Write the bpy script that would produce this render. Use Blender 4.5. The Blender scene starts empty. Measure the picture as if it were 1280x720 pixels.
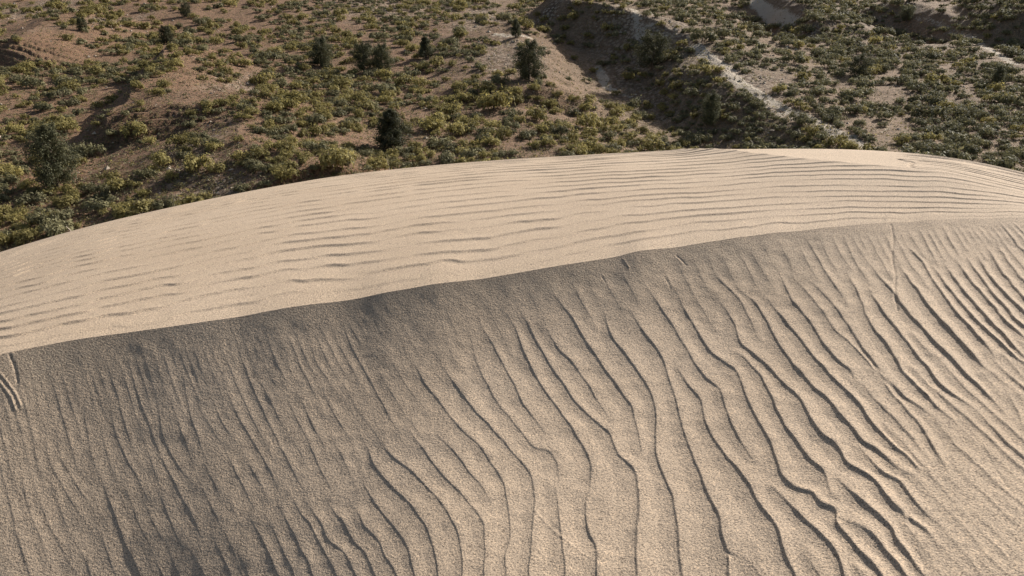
import bpy, math, random
import numpy as np
from mathutils import Vector

random.seed(7)
RNG = np.random.default_rng(11)
sc = bpy.context.scene
COL = sc.collection

# ------------------------------------------------------------------ camera model
F = 1000.0                       # focal length in photo pixels (photo is 1280 wide)
PITCH = math.radians(20.0)
CZ = 24.0                        # camera height above the valley datum
CP, SP = math.cos(PITCH), math.sin(PITCH)

def px_dir(px, py):
    px = np.asarray(px, float); py = np.asarray(py, float)
    r = (px - 640) / F; u = (360 - py) / F
    return r, u * SP + CP, u * CP - SP

def px_pol(px, py):
    """bearing and depression tangent of a point seen in the survey photo"""
    dx, dy, dz = px_dir(px, py)
    return np.arctan2(dx, dy), -dz / np.hypot(dx, dy)

def to_px(x, y, z):
    z = z - CZ
    fw = y * CP - z * SP
    up = y * SP + z * CP
    return 640 + F * x / fw, 360 - F * up / fw

# ------------------------------------------------------------------ noise helpers
def hash2(ix, iy, seed):
    h = (ix.astype(np.int64) * 374761393 + iy.astype(np.int64) * 668265263 + seed * 1442695041) & 0xffffffff
    h = ((h ^ (h >> 13)) * 1274126177) & 0xffffffff
    h = (h ^ (h >> 16)) & 0xffffffff
    return h / 4294967295.0

def vnoise(x, y, seed=0):
    ix = np.floor(x); iy = np.floor(y)
    fx = x - ix; fy = y - iy
    fx = fx * fx * fx * (fx * (fx * 6 - 15) + 10); fy = fy * fy * fy * (fy * (fy * 6 - 15) + 10)
    a = hash2(ix, iy, seed); b = hash2(ix + 1, iy, seed)
    c = hash2(ix, iy + 1, seed); d = hash2(ix + 1, iy + 1, seed)
    return (a + (b - a) * fx + (c - a) * fy + (a - b - c + d) * fx * fy) * 2 - 1

def fbm(x, y, seed=0, oct=4, gain=.5):
    s = 0; a = 1; n = 0
    for o in range(oct):
        s = s + a * vnoise(x * 2 ** o + 17.3 * o, y * 2 ** o - 9.1 * o, seed + o)
        n += a; a *= gain
    return s / n

def sstep(a, b, x):
    t = np.clip((x - a) / (b - a), 0, 1)
    return t * t * (3 - 2 * t)

def gsmooth(v, sig):
    r = int(3 * sig) + 1
    k = np.exp(-np.arange(-r, r + 1) ** 2 / (2 * sig * sig)); k /= k.sum()
    return np.convolve(np.pad(v, r, mode='edge'), k, 'valid')

# ------------------------------------------------------------------ object helpers
def tag(o, label=None, cat=None, group=None, kind=None):
    if label: o['label'] = label
    if cat: o['category'] = cat
    if group: o['group'] = group
    if kind: o['kind'] = kind
    return o

def np_mesh(name, verts, faces, mats=(), mat_idx=None, smooth=False):
    """faces: (n,4) or (n,3) index array"""
    verts = np.asarray(verts, np.float32); faces = np.asarray(faces, np.int32)
    me = bpy.data.meshes.new(name)
    n, k = faces.shape
    me.vertices.add(len(verts)); me.vertices.foreach_set('co', verts.ravel())
    me.loops.add(n * k); me.loops.foreach_set('vertex_index', faces.ravel())
    me.polygons.add(n)
    me.polygons.foreach_set('loop_start', np.arange(0, n * k, k, dtype=np.int32))
    for m in mats: me.materials.append(m)
    if mat_idx is not None: me.polygons.foreach_set('material_index', np.asarray(mat_idx, np.int32))
    me.polygons.foreach_set('use_smooth', np.full(n, smooth))
    me.update(calc_edges=True)
    return me

def add_obj(name, me, parent=None, loc=(0, 0, 0), rz=0, scale=(1, 1, 1)):
    o = bpy.data.objects.new(name, me); COL.objects.link(o)
    o.location = loc; o.rotation_euler = (0, 0, rz); o.scale = scale
    if parent: o.parent = parent
    return o

def grid_faces(nr, nc):
    i = np.arange(nr - 1)[:, None] * nc + np.arange(nc - 1)[None, :]
    return np.stack([i, i + 1, i + nc + 1, i + nc], -1).reshape(-1, 4)

def set_attr(me, name, v):
    a = me.attributes.new(name, 'FLOAT', 'POINT')
    a.data.foreach_set('value', np.asarray(v, np.float32).ravel())

# ------------------------------------------------------------------ materials
def new_mat(name, rough=.9):
    m = bpy.data.materials.new(name); m.use_nodes = True
    nt = m.node_tree
    b = nt.nodes['Principled BSDF']
    b.inputs['Roughness'].default_value = rough
    b.inputs['Specular IOR Level'].default_value = .2
    return m, nt, b

def N(nt, t, **kw):
    n = nt.nodes.new(t)
    for k, v in kw.items():
        if k in n.inputs: n.inputs[k].default_value = v
        else: setattr(n, k, v)
    return n

def ramp(nt, fac, stops):
    r = nt.nodes.new('ShaderNodeValToRGB')
    while len(r.color_ramp.elements) < len(stops): r.color_ramp.elements.new(.5)
    for e, (p, c) in zip(r.color_ramp.elements, stops):
        e.position = p; e.color = (*c, 1)
    nt.links.new(fac, r.inputs['Fac'])
    return r.outputs['Color']

def mix(nt, f, a, b, mode='MIX'):
    m = nt.nodes.new('ShaderNodeMix'); m.data_type = 'RGBA'; m.blend_type = mode
    for s, v in ((m.inputs[0], f), (m.inputs[6], a), (m.inputs[7], b)):
        if hasattr(v, 'links'): nt.links.new(v, s)
        elif isinstance(v, tuple): s.default_value = (*v, 1)
        else: s.default_value = v
    return m.outputs[2]

def noise(nt, vec, scale, detail=4, rough=.6):
    n = N(nt, 'ShaderNodeTexNoise', Scale=scale, Detail=detail, Roughness=rough)
    nt.links.new(vec, n.inputs['Vector'])
    return n.outputs['Fac']

def attr(nt, name):
    a = nt.nodes.new('ShaderNodeAttribute'); a.attribute_name = name
    return a.outputs['Fac']

def sand_material():
    m, nt, b = new_mat('dune_sand', .95)
    L = nt.links
    co = nt.nodes.new('ShaderNodeNewGeometry').outputs['Position']
    big = noise(nt, co, .9, 3)
    base = ramp(nt, big, [(.3, (.388, .299, .215)), (.7, (.428, .334, .245))])
    gr = noise(nt, co, 130, 2, .6)
    base = mix(nt, 1.0, base, ramp(nt, gr, [(.32, (.36, .34, .32)), (.45, (.90, .90, .90)), (.57, (1.10, 1.09, 1.05)), (.70, (1.55, 1.45, 1.32))]), 'MULTIPLY')
    L.new(base, b.inputs['Base Color'])
    g2 = noise(nt, co, 85, 2, .65)
    bp = N(nt, 'ShaderNodeBump', Strength=.8, Distance=.0045)
    L.new(g2, bp.inputs['Height'])
    g3 = noise(nt, co, 200, 1, .6)
    bp2 = N(nt, 'ShaderNodeBump', Strength=.7, Distance=.002)
    L.new(g3, bp2.inputs['Height']); L.new(bp.outputs['Normal'], bp2.inputs['Normal'])
    L.new(bp2.outputs['Normal'], b.inputs['Normal'])
    return m

def hill_material():
    m, nt, b = new_mat('hillside_soil', .95)
    L = nt.links
    co = nt.nodes.new('ShaderNodeNewGeometry').outputs['Position']
    n1 = noise(nt, co, .12, 4)
    n2 = noise(nt, co, 1.6, 5, .7)
    n3 = noise(nt, co, 5.5, 3, .7)
    red = attr(nt, 'red'); pale = attr(nt, 'pale'); rub = attr(nt, 'rubble')
    tan = ramp(nt, n1, [(.3, (.18, .128, .08)), (.7, (.25, .178, .115))])
    redc = ramp(nt, n2, [(.3, (.160, .092, .055)), (.7, (.235, .144, .088))])
    base = mix(nt, red, tan, redc)
    base = mix(nt, 1.0, base, ramp(nt, n3, [(.30, (.42, .41, .40)), (.48, (1, 1, 1)), (.68, (1.6, 1.5, 1.35))]), 'MULTIPLY')
    # dry litter and low olive ground cover
    gc = ramp(nt, n2, [(.52, (0, 0, 0)), (.62, (1, 1, 1))])
    base = mix(nt, mix(nt, 1.0, gc, (.30, .30, .30), 'MULTIPLY'), base, (.115, .105, .055))
    # pale rubble : broken chips
    v = N(nt, 'ShaderNodeTexVoronoi', Scale=1.5); L.new(co, v.inputs['Vector'])
    chips = ramp(nt, v.outputs['Distance'], [(.15, (.42, .35, .27)), (.42, (.32, .25, .18)), (.55, (.12, .085, .06))])
    base = mix(nt, rub, base, chips)
    # bare pale clay and sand; edge broken by noise
    mm = N(nt, 'ShaderNodeMath', operation='ADD'); L.new(pale, mm.inputs[0]); L.new(n2, mm.inputs[1])
    pf = ramp(nt, mm.outputs[0], [(.86, (0, 0, 0)), (1.02, (1, 1, 1))])
    base = mix(nt, pf, base, ramp(nt, n3, [(.3, (.40, .33, .25)), (.7, (.52, .44, .34))]))
    L.new(base, b.inputs['Base Color'])
    bp = N(nt, 'ShaderNodeBump', Strength=.9, Distance=.25)
    L.new(n3, bp.inputs['Height'])
    bp2 = N(nt, 'ShaderNodeBump', Strength=.7, Distance=.5)
    L.new(n2, bp2.inputs['Height']); L.new(bp.outputs['Normal'], bp2.inputs['Normal'])
    L.new(bp2.outputs['Normal'], b.inputs['Normal'])
    return m

def leaf_material(name, dark, light, trans=.3):
    m, nt, b = new_mat(name, .75)
    L = nt.links
    oi = nt.nodes.new('ShaderNodeObjectInfo')
    co = nt.nodes.new('ShaderNodeNewGeometry').outputs['Position']
    n = noise(nt, co, 2.2, 3, .7)
    c = ramp(nt, n, [(.32, dark), (.68, light)])
    hs = nt.nodes.new('ShaderNodeHueSaturation')
    mr = N(nt, 'ShaderNodeMapRange'); mr.inputs['To Min'].default_value = .75; mr.inputs['To Max'].default_value = 1.25
    L.new(oi.outputs['Random'], mr.inputs['Value']); L.new(mr.outputs[0], hs.inputs['Value'])
    L.new(c, hs.inputs['Color'])
    L.new(hs.outputs['Color'], b.inputs['Base Color'])
    t = nt.nodes.new('ShaderNodeBsdfTranslucent'); L.new(hs.outputs['Color'], t.inputs['Color'])
    ms = nt.nodes.new('ShaderNodeMixShader'); ms.inputs[0].default_value = trans
    L.new(b.outputs[0], ms.inputs[1]); L.new(t.outputs[0], ms.inputs[2])
    L.new(ms.outputs[0], nt.nodes['Material Output'].inputs['Surface'])
    return m

def plain_material(name, c0, c1, scale=6, rough=.9):
    m, nt, b = new_mat(name, rough)
    co = nt.nodes.new('ShaderNodeNewGeometry').outputs['Position']
    nt.links.new(ramp(nt, noise(nt, co, scale, 4), [(.3, c0), (.7, c1)]), b.inputs['Base Color'])
    return m

M_SAND = sand_material()
M_HILL = hill_material()
M_RABBIT = leaf_material('yellow_olive_leaves', (.135, .115, .046), (.40, .335, .12), .42)
M_SAGE = leaf_material('grey_green_leaves', (.10, .094, .050), (.27, .242, .120), .3)
M_JUNI = leaf_material('dark_juniper_scales', (.050, .052, .027), (.135, .130, .066), .28)
M_DRY = leaf_material('straw_grass', (.16, .125, .07), (.30, .24, .13), .3)
M_BARK = plain_material('grey_brown_bark', (.10, .075, .055), (.18, .14, .11), 9)
M_STONE = plain_material('pale_sandstone', (.26, .205, .15), (.44, .365, .28), 3)
M_STRAW = plain_material('bleached_wood', (.45, .37, .27), (.60, .50, .38), 12)

# ------------------------------------------------------------------ dune: base shape
BRINK = [(0,441),(50,432),(100,423),(160,416),(212,409),(267,401),(300,397),(335,389),(360,384),(392,380),(425,378),(450,374),(480,366),(515,360),(545,354),(600,350),(645,342),(700,332),(750,325),(775,321),(785,316),(800,312),(847,310),(870,305),(897,301),(924,296),(949,294),(958,291),(1001,289),(1034,284),(1053,283),(1074,280),(1114,277),(1141,278),(1153,275),(1166,273),(1184,274),(1221,272),(1236,274),(1248,271),(1263,270),(1280,270)]
SKYL = [(0,315),(50,300),(100,285),(200,262),(300,241),(400,223),(500,211),(600,202),(700,196),(800,190),(870,188),(1000,186),(1080,187),(1150,192),(1200,199),(1250,208),(1280,215)]

TH = np.radians(np.linspace(-75, 75, 6001)); DTH = TH[1] - TH[0]
def curve(pts, sig_deg, l_end, r_end):
    t, tau = px_pol(*np.array(pts, float).T)
    t = np.concatenate([[math.radians(-75)], t, [math.radians(75)]])
    tau = np.concatenate([[l_end], tau, [r_end]])
    return gsmooth(np.interp(TH, t, tau), math.radians(sig_deg) / DTH)
TAU1 = curve(BRINK, 4.0, .47, .20)
TAU1F = .62*(curve(BRINK, .4, .47, .20) - TAU1)      # small scallops of the brink itself
TAU2 = curve(SKYL, 2.0, .40, .30)
degs = np.degrees(TH)
def par(xs, ys, sig=5.0): return gsmooth(np.interp(degs, xs, ys), sig/(degs[1]-degs[0]))
K9 = [-75, -33, -24, -16, -8, 0, 8, 16, 24, 33, 75]; K7 = [-75, -33, -22, -11, 0, 11, 22, 33, 75]
D1 = par(K9, [4.998, 4.998, 4.794, 4.784, 4.772, 4.868, 5.097, 5.495, 5.939, 6.726, 6.726], 4)   # brink distance
SA = par(K9, [.90, .90, .84, .78, .73, .72, .64, .498, .28, .11, .11], 4)                 # slope just under the brink
SB = par(K9, [.23, .23, .055, -.061, -.116, -.115, -.057, .018, .068, .08, .08], 4)              # slope further down
D2 = par(K7, [10, 10.6, 11.8, 13.0, 13.5, 12.5, 10.8, 9.4, 9], 4)                                # skyline distance
S0 = TAU2 - 2*(D2*TAU2-D1*TAU1)/(D2-D1)      # parabola that meets the sight line at the skyline

def ith(a, th): return np.interp(th, TH, a)

def dune_z(th, d):
    d1, d2 = ith(D1, th), ith(D2, th)
    z1 = -d1 * ith(TAU1, th); t2 = ith(TAU2, th); z2 = -d2 * t2
    r = np.maximum(d1 - d, 0)
    sa, sb = ith(SA, th), ith(SB, th); Lr = 1.1
    near = z1 - (sb * r + (sa - sb) * Lr * (1 - np.exp(-r / Lr)))
    w = d2 - d1
    t = np.clip((d - d1) / w, 0, 1)
    h00 = 2*t**3 - 3*t**2 + 1; h10 = t**3 - 2*t**2 + t; h01 = -2*t**3 + 3*t**2; h11 = t**3 - t**2
    mid = h00*z1 + h10*ith(S0, th)*w + h01*z2 + h11*(-t2*w)
    q = np.maximum(d - d2, 0)
    far = z2 - (t2*q + (.62 - t2) * (q - 2.5*(1 - np.exp(-q/2.5))))
    scal = -d1*ith(TAU1F, th)*np.exp(-(np.where(d <= d1, r/.65, (d-d1)/.6))**2)
    return np.where(d <= d1, near, np.where(d <= d2, mid, far)) + scal

def on_dune(px, py, plateau=False):
    """world x,y of a surveyed pixel on the near face (or plateau)"""
    th, tau = px_pol(px, py)
    d1, d2 = ith(D1, th), ith(D2, th)
    lo = d1 if plateau else np.full_like(d1, .5)
    hi = d2 if plateau else d1
    for _ in range(40):
        md = (lo + hi) / 2
        tm = -dune_z(th, md) / md
        far = tm > tau                 # looks too low: the point is further out
        lo = np.where(far, md, lo); hi = np.where(far, hi, md)
    return np.sin(th) * md, np.cos(th) * md

# ------------------------------------------------------------------ wind ripples (Gabor-style splats of surveyed crest lines)
NEAR_PROF = ([0, .02, .15, .35, .55, .72, .86, .945, .98, 1], [.96, 1, .80, .38, .04, .08, .24, .42, .72, .96])
PLAT_PROF = ([0, .03, .2, .5, .78, .89, .94, 1], [.92, 1, .74, .34, .06, .12, .34, .92])
class Ripples:
    def __init__(s, x0, x1, y0, y1, step):
        s.x0, s.y0, s.st = x0, y0, step
        s.nx, s.ny = int((x1-x0)/step), int((y1-y0)/step)
        s.A = np.zeros((s.ny, s.nx), np.complex64)
        s.W = np.zeros((s.ny, s.nx), np.float32); s.S = np.zeros_like(s.W); s.L = np.zeros_like(s.W)
    def splat(s, p, n, ll, lr, stg, w0=1.0):
        lam = max(ll, lr); R = 1.15 * lam + .03
        i0 = max(0, int((p[0]-R-s.x0)/s.st)); i1 = min(s.nx, int((p[0]+R-s.x0)/s.st)+2)
        j0 = max(0, int((p[1]-R-s.y0)/s.st)); j1 = min(s.ny, int((p[1]+R-s.y0)/s.st)+2)
        if i1 <= i0 or j1 <= j0: return
        X = (s.x0 + s.st*np.arange(i0, i1) - p[0])[None, :].astype(np.float32)
        Y = (s.y0 + s.st*np.arange(j0, j1) - p[1])[:, None].astype(np.float32)
        sn = X*n[0] + Y*n[1]; tn = X*n[1] - Y*n[0]
        l = np.where(sn < 0, ll, lr)
        w = w0*np.exp(-(sn/(.5*l))**2 - (tn/(.02+.16*lam))**2)
        ph = np.clip(sn/l, -.8, .8)*(2*np.pi)
        s.A[j0:j1, i0:i1] += w*np.exp(1j*ph)
        s.W[j0:j1, i0:i1] += w; s.S[j0:j1, i0:i1] += w*stg; s.L[j0:j1, i0:i1] += w*l
    def bil(s, G, x, y):
        u = np.clip((x-s.x0)/s.st, 0, s.nx-1.001); v = np.clip((y-s.y0)/s.st, 0, s.ny-1.001)
        i = u.astype(int); j = v.astype(int); a = u-i; b = v-j
        return (G[j,i]*(1-a)+G[j,i+1]*a)*(1-b)+(G[j+1,i]*(1-a)+G[j+1,i+1]*a)*b
    def height(s, x, y, rel, w0, prof=None):
        A, W = s.bil(s.A, x, y), s.bil(s.W, x, y)
        S, Lm = s.bil(s.S, x, y), s.bil(s.L, x, y)
        Ws = np.maximum(W, 1e-6)
        t = (np.angle(A)/(2*np.pi)) % 1.0
        pr = np.interp(t, *(prof or NEAR_PROF))
        conf = np.clip(np.abs(A)/Ws*1.25, 0, 1)**1.5*sstep(0, w0, W)
        return (pr-.4)*conf*(S/Ws)*.05*(np.maximum(Lm/Ws, .01)/.05)**.65*rel

def resample(P, step):
    """Catmull-Rom through P, then even spacing"""
    P = np.asarray(P, float)
    if len(P) > 2:
        Q = np.vstack([2*P[0]-P[1], P, 2*P[-1]-P[-2]]); out = []
        for k in range(1, len(Q)-2):
            t = np.linspace(0, 1, 12, endpoint=False)[:, None]
            p0, p1, p2, p3 = Q[k-1], Q[k], Q[k+1], Q[k+2]
            out.append(.5*((2*p1)+(p2-p0)*t+(2*p0-5*p1+4*p2-p3)*t**2+(3*p1-p0-3*p2+p3)*t**3))
        P = np.vstack(out+[P[-1:]])
    s = np.concatenate([[0], np.cumsum(np.hypot(*np.diff(P, axis=0).T))])
    n = max(2, int(s[-1]/step)+1)
    u = np.linspace(0, s[-1], n)
    return np.stack([np.interp(u, s, P[:, 0]), np.interp(u, s, P[:, 1])], 1)

TR = [  # (strength, crest line as surveyed on the photograph)
(.7,[(590,432),(600,462),(610,482),(620,500),(667,557),(682,562),(695,577),(700,603)]),
(.9,[(693,610),(698,640),(703,680),(707,720),(709,760)]),
(.4,[(554,417),(570,457)]),
(.8,[(515,452),(532,480),(552,507),(577,537),(600,560),(620,587),(632,613),(638,647),(638,670),(633,693),(633,720),(636,760)]),
(.9,[(555,460),(570,482),(590,510),(615,537),(637,560),(660,590),(667,613),(668,640),(665,680),(662,720),(664,760)]),
(.8,[(600,405),(615,430),(625,450),(640,477),(655,507),(678,537),(680,542)]),
(1.,[(637,397),(645,415),(655,440),(665,460),(675,479),(700,513),(723,547),(737,577),(738,597),(737,617)]),
(1.,[(732,623),(733,647),(738,670),(745,683),(747,720),(748,760)]),
(1.,[(652,392),(677,437),(687,455),(704,480),(720,503),(753,533),(763,542),(773,567),(782,575),(795,590),(799,613),(799,640),(796,667),(797,720),(800,760)]),
(.8,[(685,415),(700,440),(712,451),(735,479),(747,500),(758,518)]),
(1.,[(695,370),(715,397),(732,425),(750,452),(769,479),(787,503),(797,530),(802,563)]),
(1.,[(755,392),(765,420),(785,447),(807,479),(818,507),(820,540),(820,563),(833,603),(842,623),(847,663),(853,720),(856,760)]),
(1.,[(789,390),(807,417),(825,442),(839,478),(848,510),(855,540),(867,570),(883,610),(898,647),(902,670),(910,693),(912,720),(918,760)]),
(.9,[(812,365),(835,397),(852,425),(865,447),(880,470),(901,488),(913,523),(937,568)]),
(1.,[(845,460),(860,480),(875,497),(883,527),(895,550),(918,580),(937,607),(950,630),(970,660),(980,687),(993,720),(1008,760)]),
(1.,[(847,367),(867,405),(887,437),(905,452),(918,460),(927,476),(943,517),(963,550),(977,590),(997,610),(1013,615),(1027,630),(1042,638),(1047,657),(1067,683),(1100,720),(1128,755)]),
(1.,[(972,612),(1000,643),(1030,673),(1047,697),(1054,718),(1066,760)]),
(1.,[(923,440),(943,459),(957,478),(970,510),(983,533),(1013,573),(1028,587),(1035,603),(1038,613)]),
(.8,[(888,330),(900,349),(924,373),(937,397),(946,419)]),
(1.,[(900,376),(915,397),(927,428),(940,440),(958,455),(982,479),(998,495),(1013,523),(1030,543),(1043,552),(1060,577),(1090,598),(1107,620),(1130,643),(1157,663),(1170,680)]),
(1.,[(927,364),(946,382),(967,416),(985,446),(1014,479),(1040,503),(1077,548),(1093,558),(1117,580),(1130,590)]),
(.8,[(1077,558),(1103,590),(1123,602),(1143,627),(1170,655)]),
(1.,[(964,379),(989,410),(1013,440),(1037,466),(1050,479),(1073,503),(1093,530),(1117,555),(1133,567),(1147,583),(1177,608)]),
(.9,[(973,339),(989,373),(1013,404),(1031,431),(1050,452),(1062,462),(1070,474)]),
(.7,[(992,349),(1010,367),(1031,394),(1044,413),(1059,425),(1075,440),(1100,470),(1113,487),(1150,530),(1187,590)]),
(.7,[(1013,352),(1034,373),(1053,397),(1071,425),(1089,449),(1111,475),(1133,496),(1167,520)]),
(.9,[(1059,342),(1074,373),(1089,407),(1108,431),(1126,459),(1144,478),(1167,503),(1190,523)]),
(.9,[(1086,364),(1108,397),(1132,425),(1154,452),(1169,474),(1187,490),(1215,508)]),
(.9,[(1089,333),(1111,361),(1132,388),(1160,419),(1184,443),(1212,471),(1235,492),(1250,508)]),
(1.,[(1123,333),(1144,361),(1166,391),(1193,419),(1218,446),(1233,462)]),
(1.,[(1132,306),(1154,330),(1175,364),(1193,388),(1215,413),(1242,443)]),
(1.,[(1166,336),(1190,367),(1212,394),(1236,416),(1254,431),(1270,446),(1290,462)]),
(1.,[(1181,333),(1199,358),(1221,385),(1245,410),(1271,437),(1290,452)]),
(1.,[(1195,327),(1210,347),(1232,373),(1259,403),(1285,427)]),
(1.,[(1208,322),(1230,354),(1251,380),(1279,408),(1300,425)]),
(1.,[(1221,320),(1242,352),(1279,391),(1310,420)]),
(.9,[(1234,310),(1254,342),(1279,372),(1310,403)]),
(.8,[(1246,305),(1267,337),(1290,363),(1320,392)]),
(.8,[(1263,276),(1279,291),(1310,318)]),
(.8,[(1248,276),(1276,310),(1310,343)]),
(.5,[(1220,280),(1240,305)]),
(.6,[(1260,490),(1273,517),(1280,535)]),
(1.,[(1047,600),(1080,630),(1113,660),(1120,673),(1143,705),(1165,735)]),
(1.,[(1060,652),(1087,667),(1107,693),(1133,720),(1155,750)]),
(.4,[(913,693),(933,703),(950,720),(975,752)]),
(.35,[(1130,643),(1133,658),(1163,697)]),
(.3,[(1110,535),(1140,565),(1190,625)]),
(.9,[(515,540),(525,555),(540,577),(562,602),(585,627),(600,647),(606,670),(607,695),(606,720),(608,760)]),
(.9,[(547,545),(565,562),(587,590),(600,605),(611,625)]),
(.9,[(472,550),(497,575),(520,595),(545,622),(565,650),(575,675),(578,700),(577,720),(578,760)]),
(.9,[(455,550),(472,587),(490,607),(507,625),(525,647),(540,675),(546,700),(547,720),(549,760)]),
(.8,[(452,602),(475,637),(495,662),(507,682),(517,715),(525,755)]),
(.6,[(417,550),(435,585),(445,610)]),
(.8,[(440,630),(457,657),(475,682),(495,719),(512,755)]),
(.8,[(410,627),(425,647),(440,670),(455,692),(470,719),(490,755)]),
(.8,[(385,630),(400,652),(410,672),(430,690),(445,719),(462,755)]),
(.7,[(360,617),(377,640),(392,662),(407,690),(420,719),(435,755)]),
(.7,[(347,630),(362,660),(377,687),(391,717),(405,755)]),
(.7,[(315,652),(332,682),(347,715),(360,755)]),
(.6,[(335,650),(350,680),(367,715),(380,755)]),
(.6,[(300,690),(310,717),(322,755)]),
(.35,[(196,499),(204,545),(221,578),(242,607)]),
(.35,[(229,470),(237,516),(250,553),(258,574)]),
(.3,[(215,499),(227,541),(240,575)]),
(.35,[(262,491),(275,524),(300,557)]),
(.35,[(137,499),(144,541),(162,578),(183,620)]),
(.3,[(127,528),(135,574),(146,599)]),
(.35,[(106,499),(110,549),(119,587)]),
(.35,[(56,520),(60,570),(79,612),(108,653)]),
(.35,[(69,537),(77,574),(96,607),(121,645)]),
(.35,[(23,570),(33,624),(50,674),(67,716)]),
(.35,[(40,600),(54,641),(71,674),(92,715)]),
(.3,[(177,541),(192,582),(200,603)]),
(.5,[(267,674),(287,716),(303,755)]),
(.5,[(285,678),(298,705),(310,735)]),
(.4,[(192,695),(204,718),(220,755)]),
(.35,[(96,678),(112,716),(125,755)]),
(.4,[(212,693),(227,722),(243,755)]),
(.4,[(240,690),(258,722),(275,755)]),
(.3,[(250,512),(275,549)]),
(.3,[(273,478),(281,512)]),
(.3,[(387,422),(395,452),(420,490)]),
(.35,[(319,462),(340,507),(360,540)]),
(.3,[(331,455),(350,495)]),
(.3,[(352,447),(375,485)]),
(.35,[(525,415),(542,437)]),
(.4,[(485,445),(500,470),(512,487),(530,510)]),
(.4,[(470,455),(485,485),(500,510),(525,545)]),
(.3,[(430,480),(450,515),(480,555)]),
(.3,[(400,480),(425,530),(450,570)]),
]

RIP = Ripples(-6.2, 6.2, 1.2, 7.0, .0055)
lines = []
for stg, pts in TR:
    p = np.array(pts, float)
    x, y = on_dune(p[:, 0], p[:, 1])
    q = resample(np.stack([x, y], 1), .03)
    tg = np.gradient(q, axis=0); tg /= np.linalg.norm(tg, axis=1)[:, None] + 1e-9
    n = np.stack([tg[:, 1], -tg[:, 0]], 1)
    if n[:, 0].mean() < 0: n = -n
    wob = .006*np.array([vnoise(np.array(k*.35), np.array(len(lines)*3.7), 5) for k in range(len(q))])
    lines.append((stg, q + n*wob[:, None], n))
LP0 = np.vstack([l[1] for l in lines]); LN0 = np.vstack([l[2] for l in lines])
def field(p, sig=.35):
    w = np.exp(-((LP0-p)**2).sum(1)/(2*sig*sig)) + 1e-12
    n = (LN0*w[:, None]).sum(0); return n/np.linalg.norm(n)
def lam_map(x, y):
    """ripple spacing in metres"""
    t = np.arctan2(x, y); d = np.hypot(x, y); z = dune_z(t, d)
    px, py = to_px(x, y, z+CZ)
    sp = np.interp(px, [-100,0,200,350,450,550,650,800,900,1000,1100,1200,1280,1400], [18,19,20,21,25,33,44,48,42,32,21,15,13,13])
    r = ith(D1, t)-d
    sp = sp*np.interp(r, [.1, .5, 1.15], [.40, .52, 1.0])
    sp = np.minimum(sp, np.interp(py, [520, 640], [99, 60]))
    return sp*np.sqrt(d*d+z*z)/F
def st_map(x, y):
    t = np.arctan2(x, y); d = np.hypot(x, y); px, py = to_px(x, y, dune_z(t, d)+CZ)
    s_ = np.interp(px, [0, 350, 600, 1000, 1100, 1280], [.66, .66, .6, .65, .62, .6])
    s_ = s_*(1-.65*sstep(500, 600, py)*sstep(1060, 1180, px))
    dg = np.degrees(t); r = ith(D1, t)-d
    return s_*np.interp(r, [.1, .3, .6], [.5, .85, 1])*(1-(1-sstep(-6, 8, dg))*(1-sstep(.2, .55, r)))
# fill between the surveyed crests with evenly spaced ones that follow the same run
occ = {}
def occ_put(p): occ.setdefault((int(p[0]//.1), int(p[1]//.1)), []).append((p[0], p[1]))
def occ_near(p, r, skip=()):
    ix, iy = int(p[0]//.1), int(p[1]//.1); k = int(r//.1)+1; b = 9.
    for a in range(-k, k+1):
        for c in range(-k, k+1):
            for q in occ.get((ix+a, iy+c), ()):
                e = (q[0]-p[0])**2+(q[1]-p[1])**2
                if e < b: b = e
    return math.sqrt(b) < r
for p in LP0: occ_put(p)
queue = [(p, n) for p, n in zip(LP0, LN0)]
RNG.shuffle(queue)
def inside(p):
    t = math.atan2(p[0], p[1]); d = math.hypot(*p)
    return abs(t) < .72 and 1.9 < d < ith(D1, t)-.10
guard = 0
while queue and guard < 60000:
    guard += 1
    p, n = queue.pop(RNG.integers(len(queue)))
    p = np.asarray(p); n = np.asarray(n)
    for sg in (1, -1):
        lm = float(lam_map(*p)); c = p+sg*n*lm*RNG.uniform(.92, 1.12)
        if not inside(c) or occ_near(c, .80*lm): continue
        half = []
        for dr in (1, -1):
            q = c.copy(); L_ = []
            for k in range(int(RNG.integers(20, 85))):
                nn = field(q); q = q+dr*.03*np.array([nn[1], -nn[0]])+nn*RNG.normal(0, .0022)
                if not inside(q) or occ_near(q, .62*float(lam_map(*q))): break
                L_.append(q.copy())
            half.append(L_)
        path = half[1][::-1]+[c]+half[0]
        if len(path) < 5: continue
        path = np.array(path); nn = np.array([field(q) for q in path])
        lines.append((float(st_map(*c))*RNG.uniform(.7, 1.25), path, nn))
        for q in path: occ_put(q)
        queue += [(q, m) for q, m in zip(path[::2], nn[::2])]
LP = np.vstack([l[1] for l in lines]); LN = np.vstack([l[2] for l in lines])
LI = np.concatenate([np.full(len(l[1]), k) for k, l in enumerate(lines)])
LS = np.concatenate([np.full(len(l[1]), l[0]) for l in lines])
LS = np.where(LP[:, 0] < -.9, np.maximum(LS, .55), LS)
lamL = np.full(len(LP), np.nan); lamR = np.full(len(LP), np.nan)
LMAP = lam_map(LP[:, 0], LP[:, 1])
for k in range(len(LP)):
    dv = LP-LP[k]; near = np.abs(dv).max(1) < .4
    dv = dv[near]; li = LI[near]
    sn = dv @ LN[k]; tn = np.abs(dv @ np.array([LN[k][1], -LN[k][0]]))
    ok = (li != LI[k]) & (tn < .04)
    r = sn[ok & (sn > .02)]; l = -sn[ok & (sn < -.02)]
    if len(r): lamR[k] = r.min()
    if len(l): lamL[k] = l.min()
lamL = np.minimum(np.where(np.isnan(lamL), LMAP, lamL), 1.35*LMAP+.01)
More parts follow.
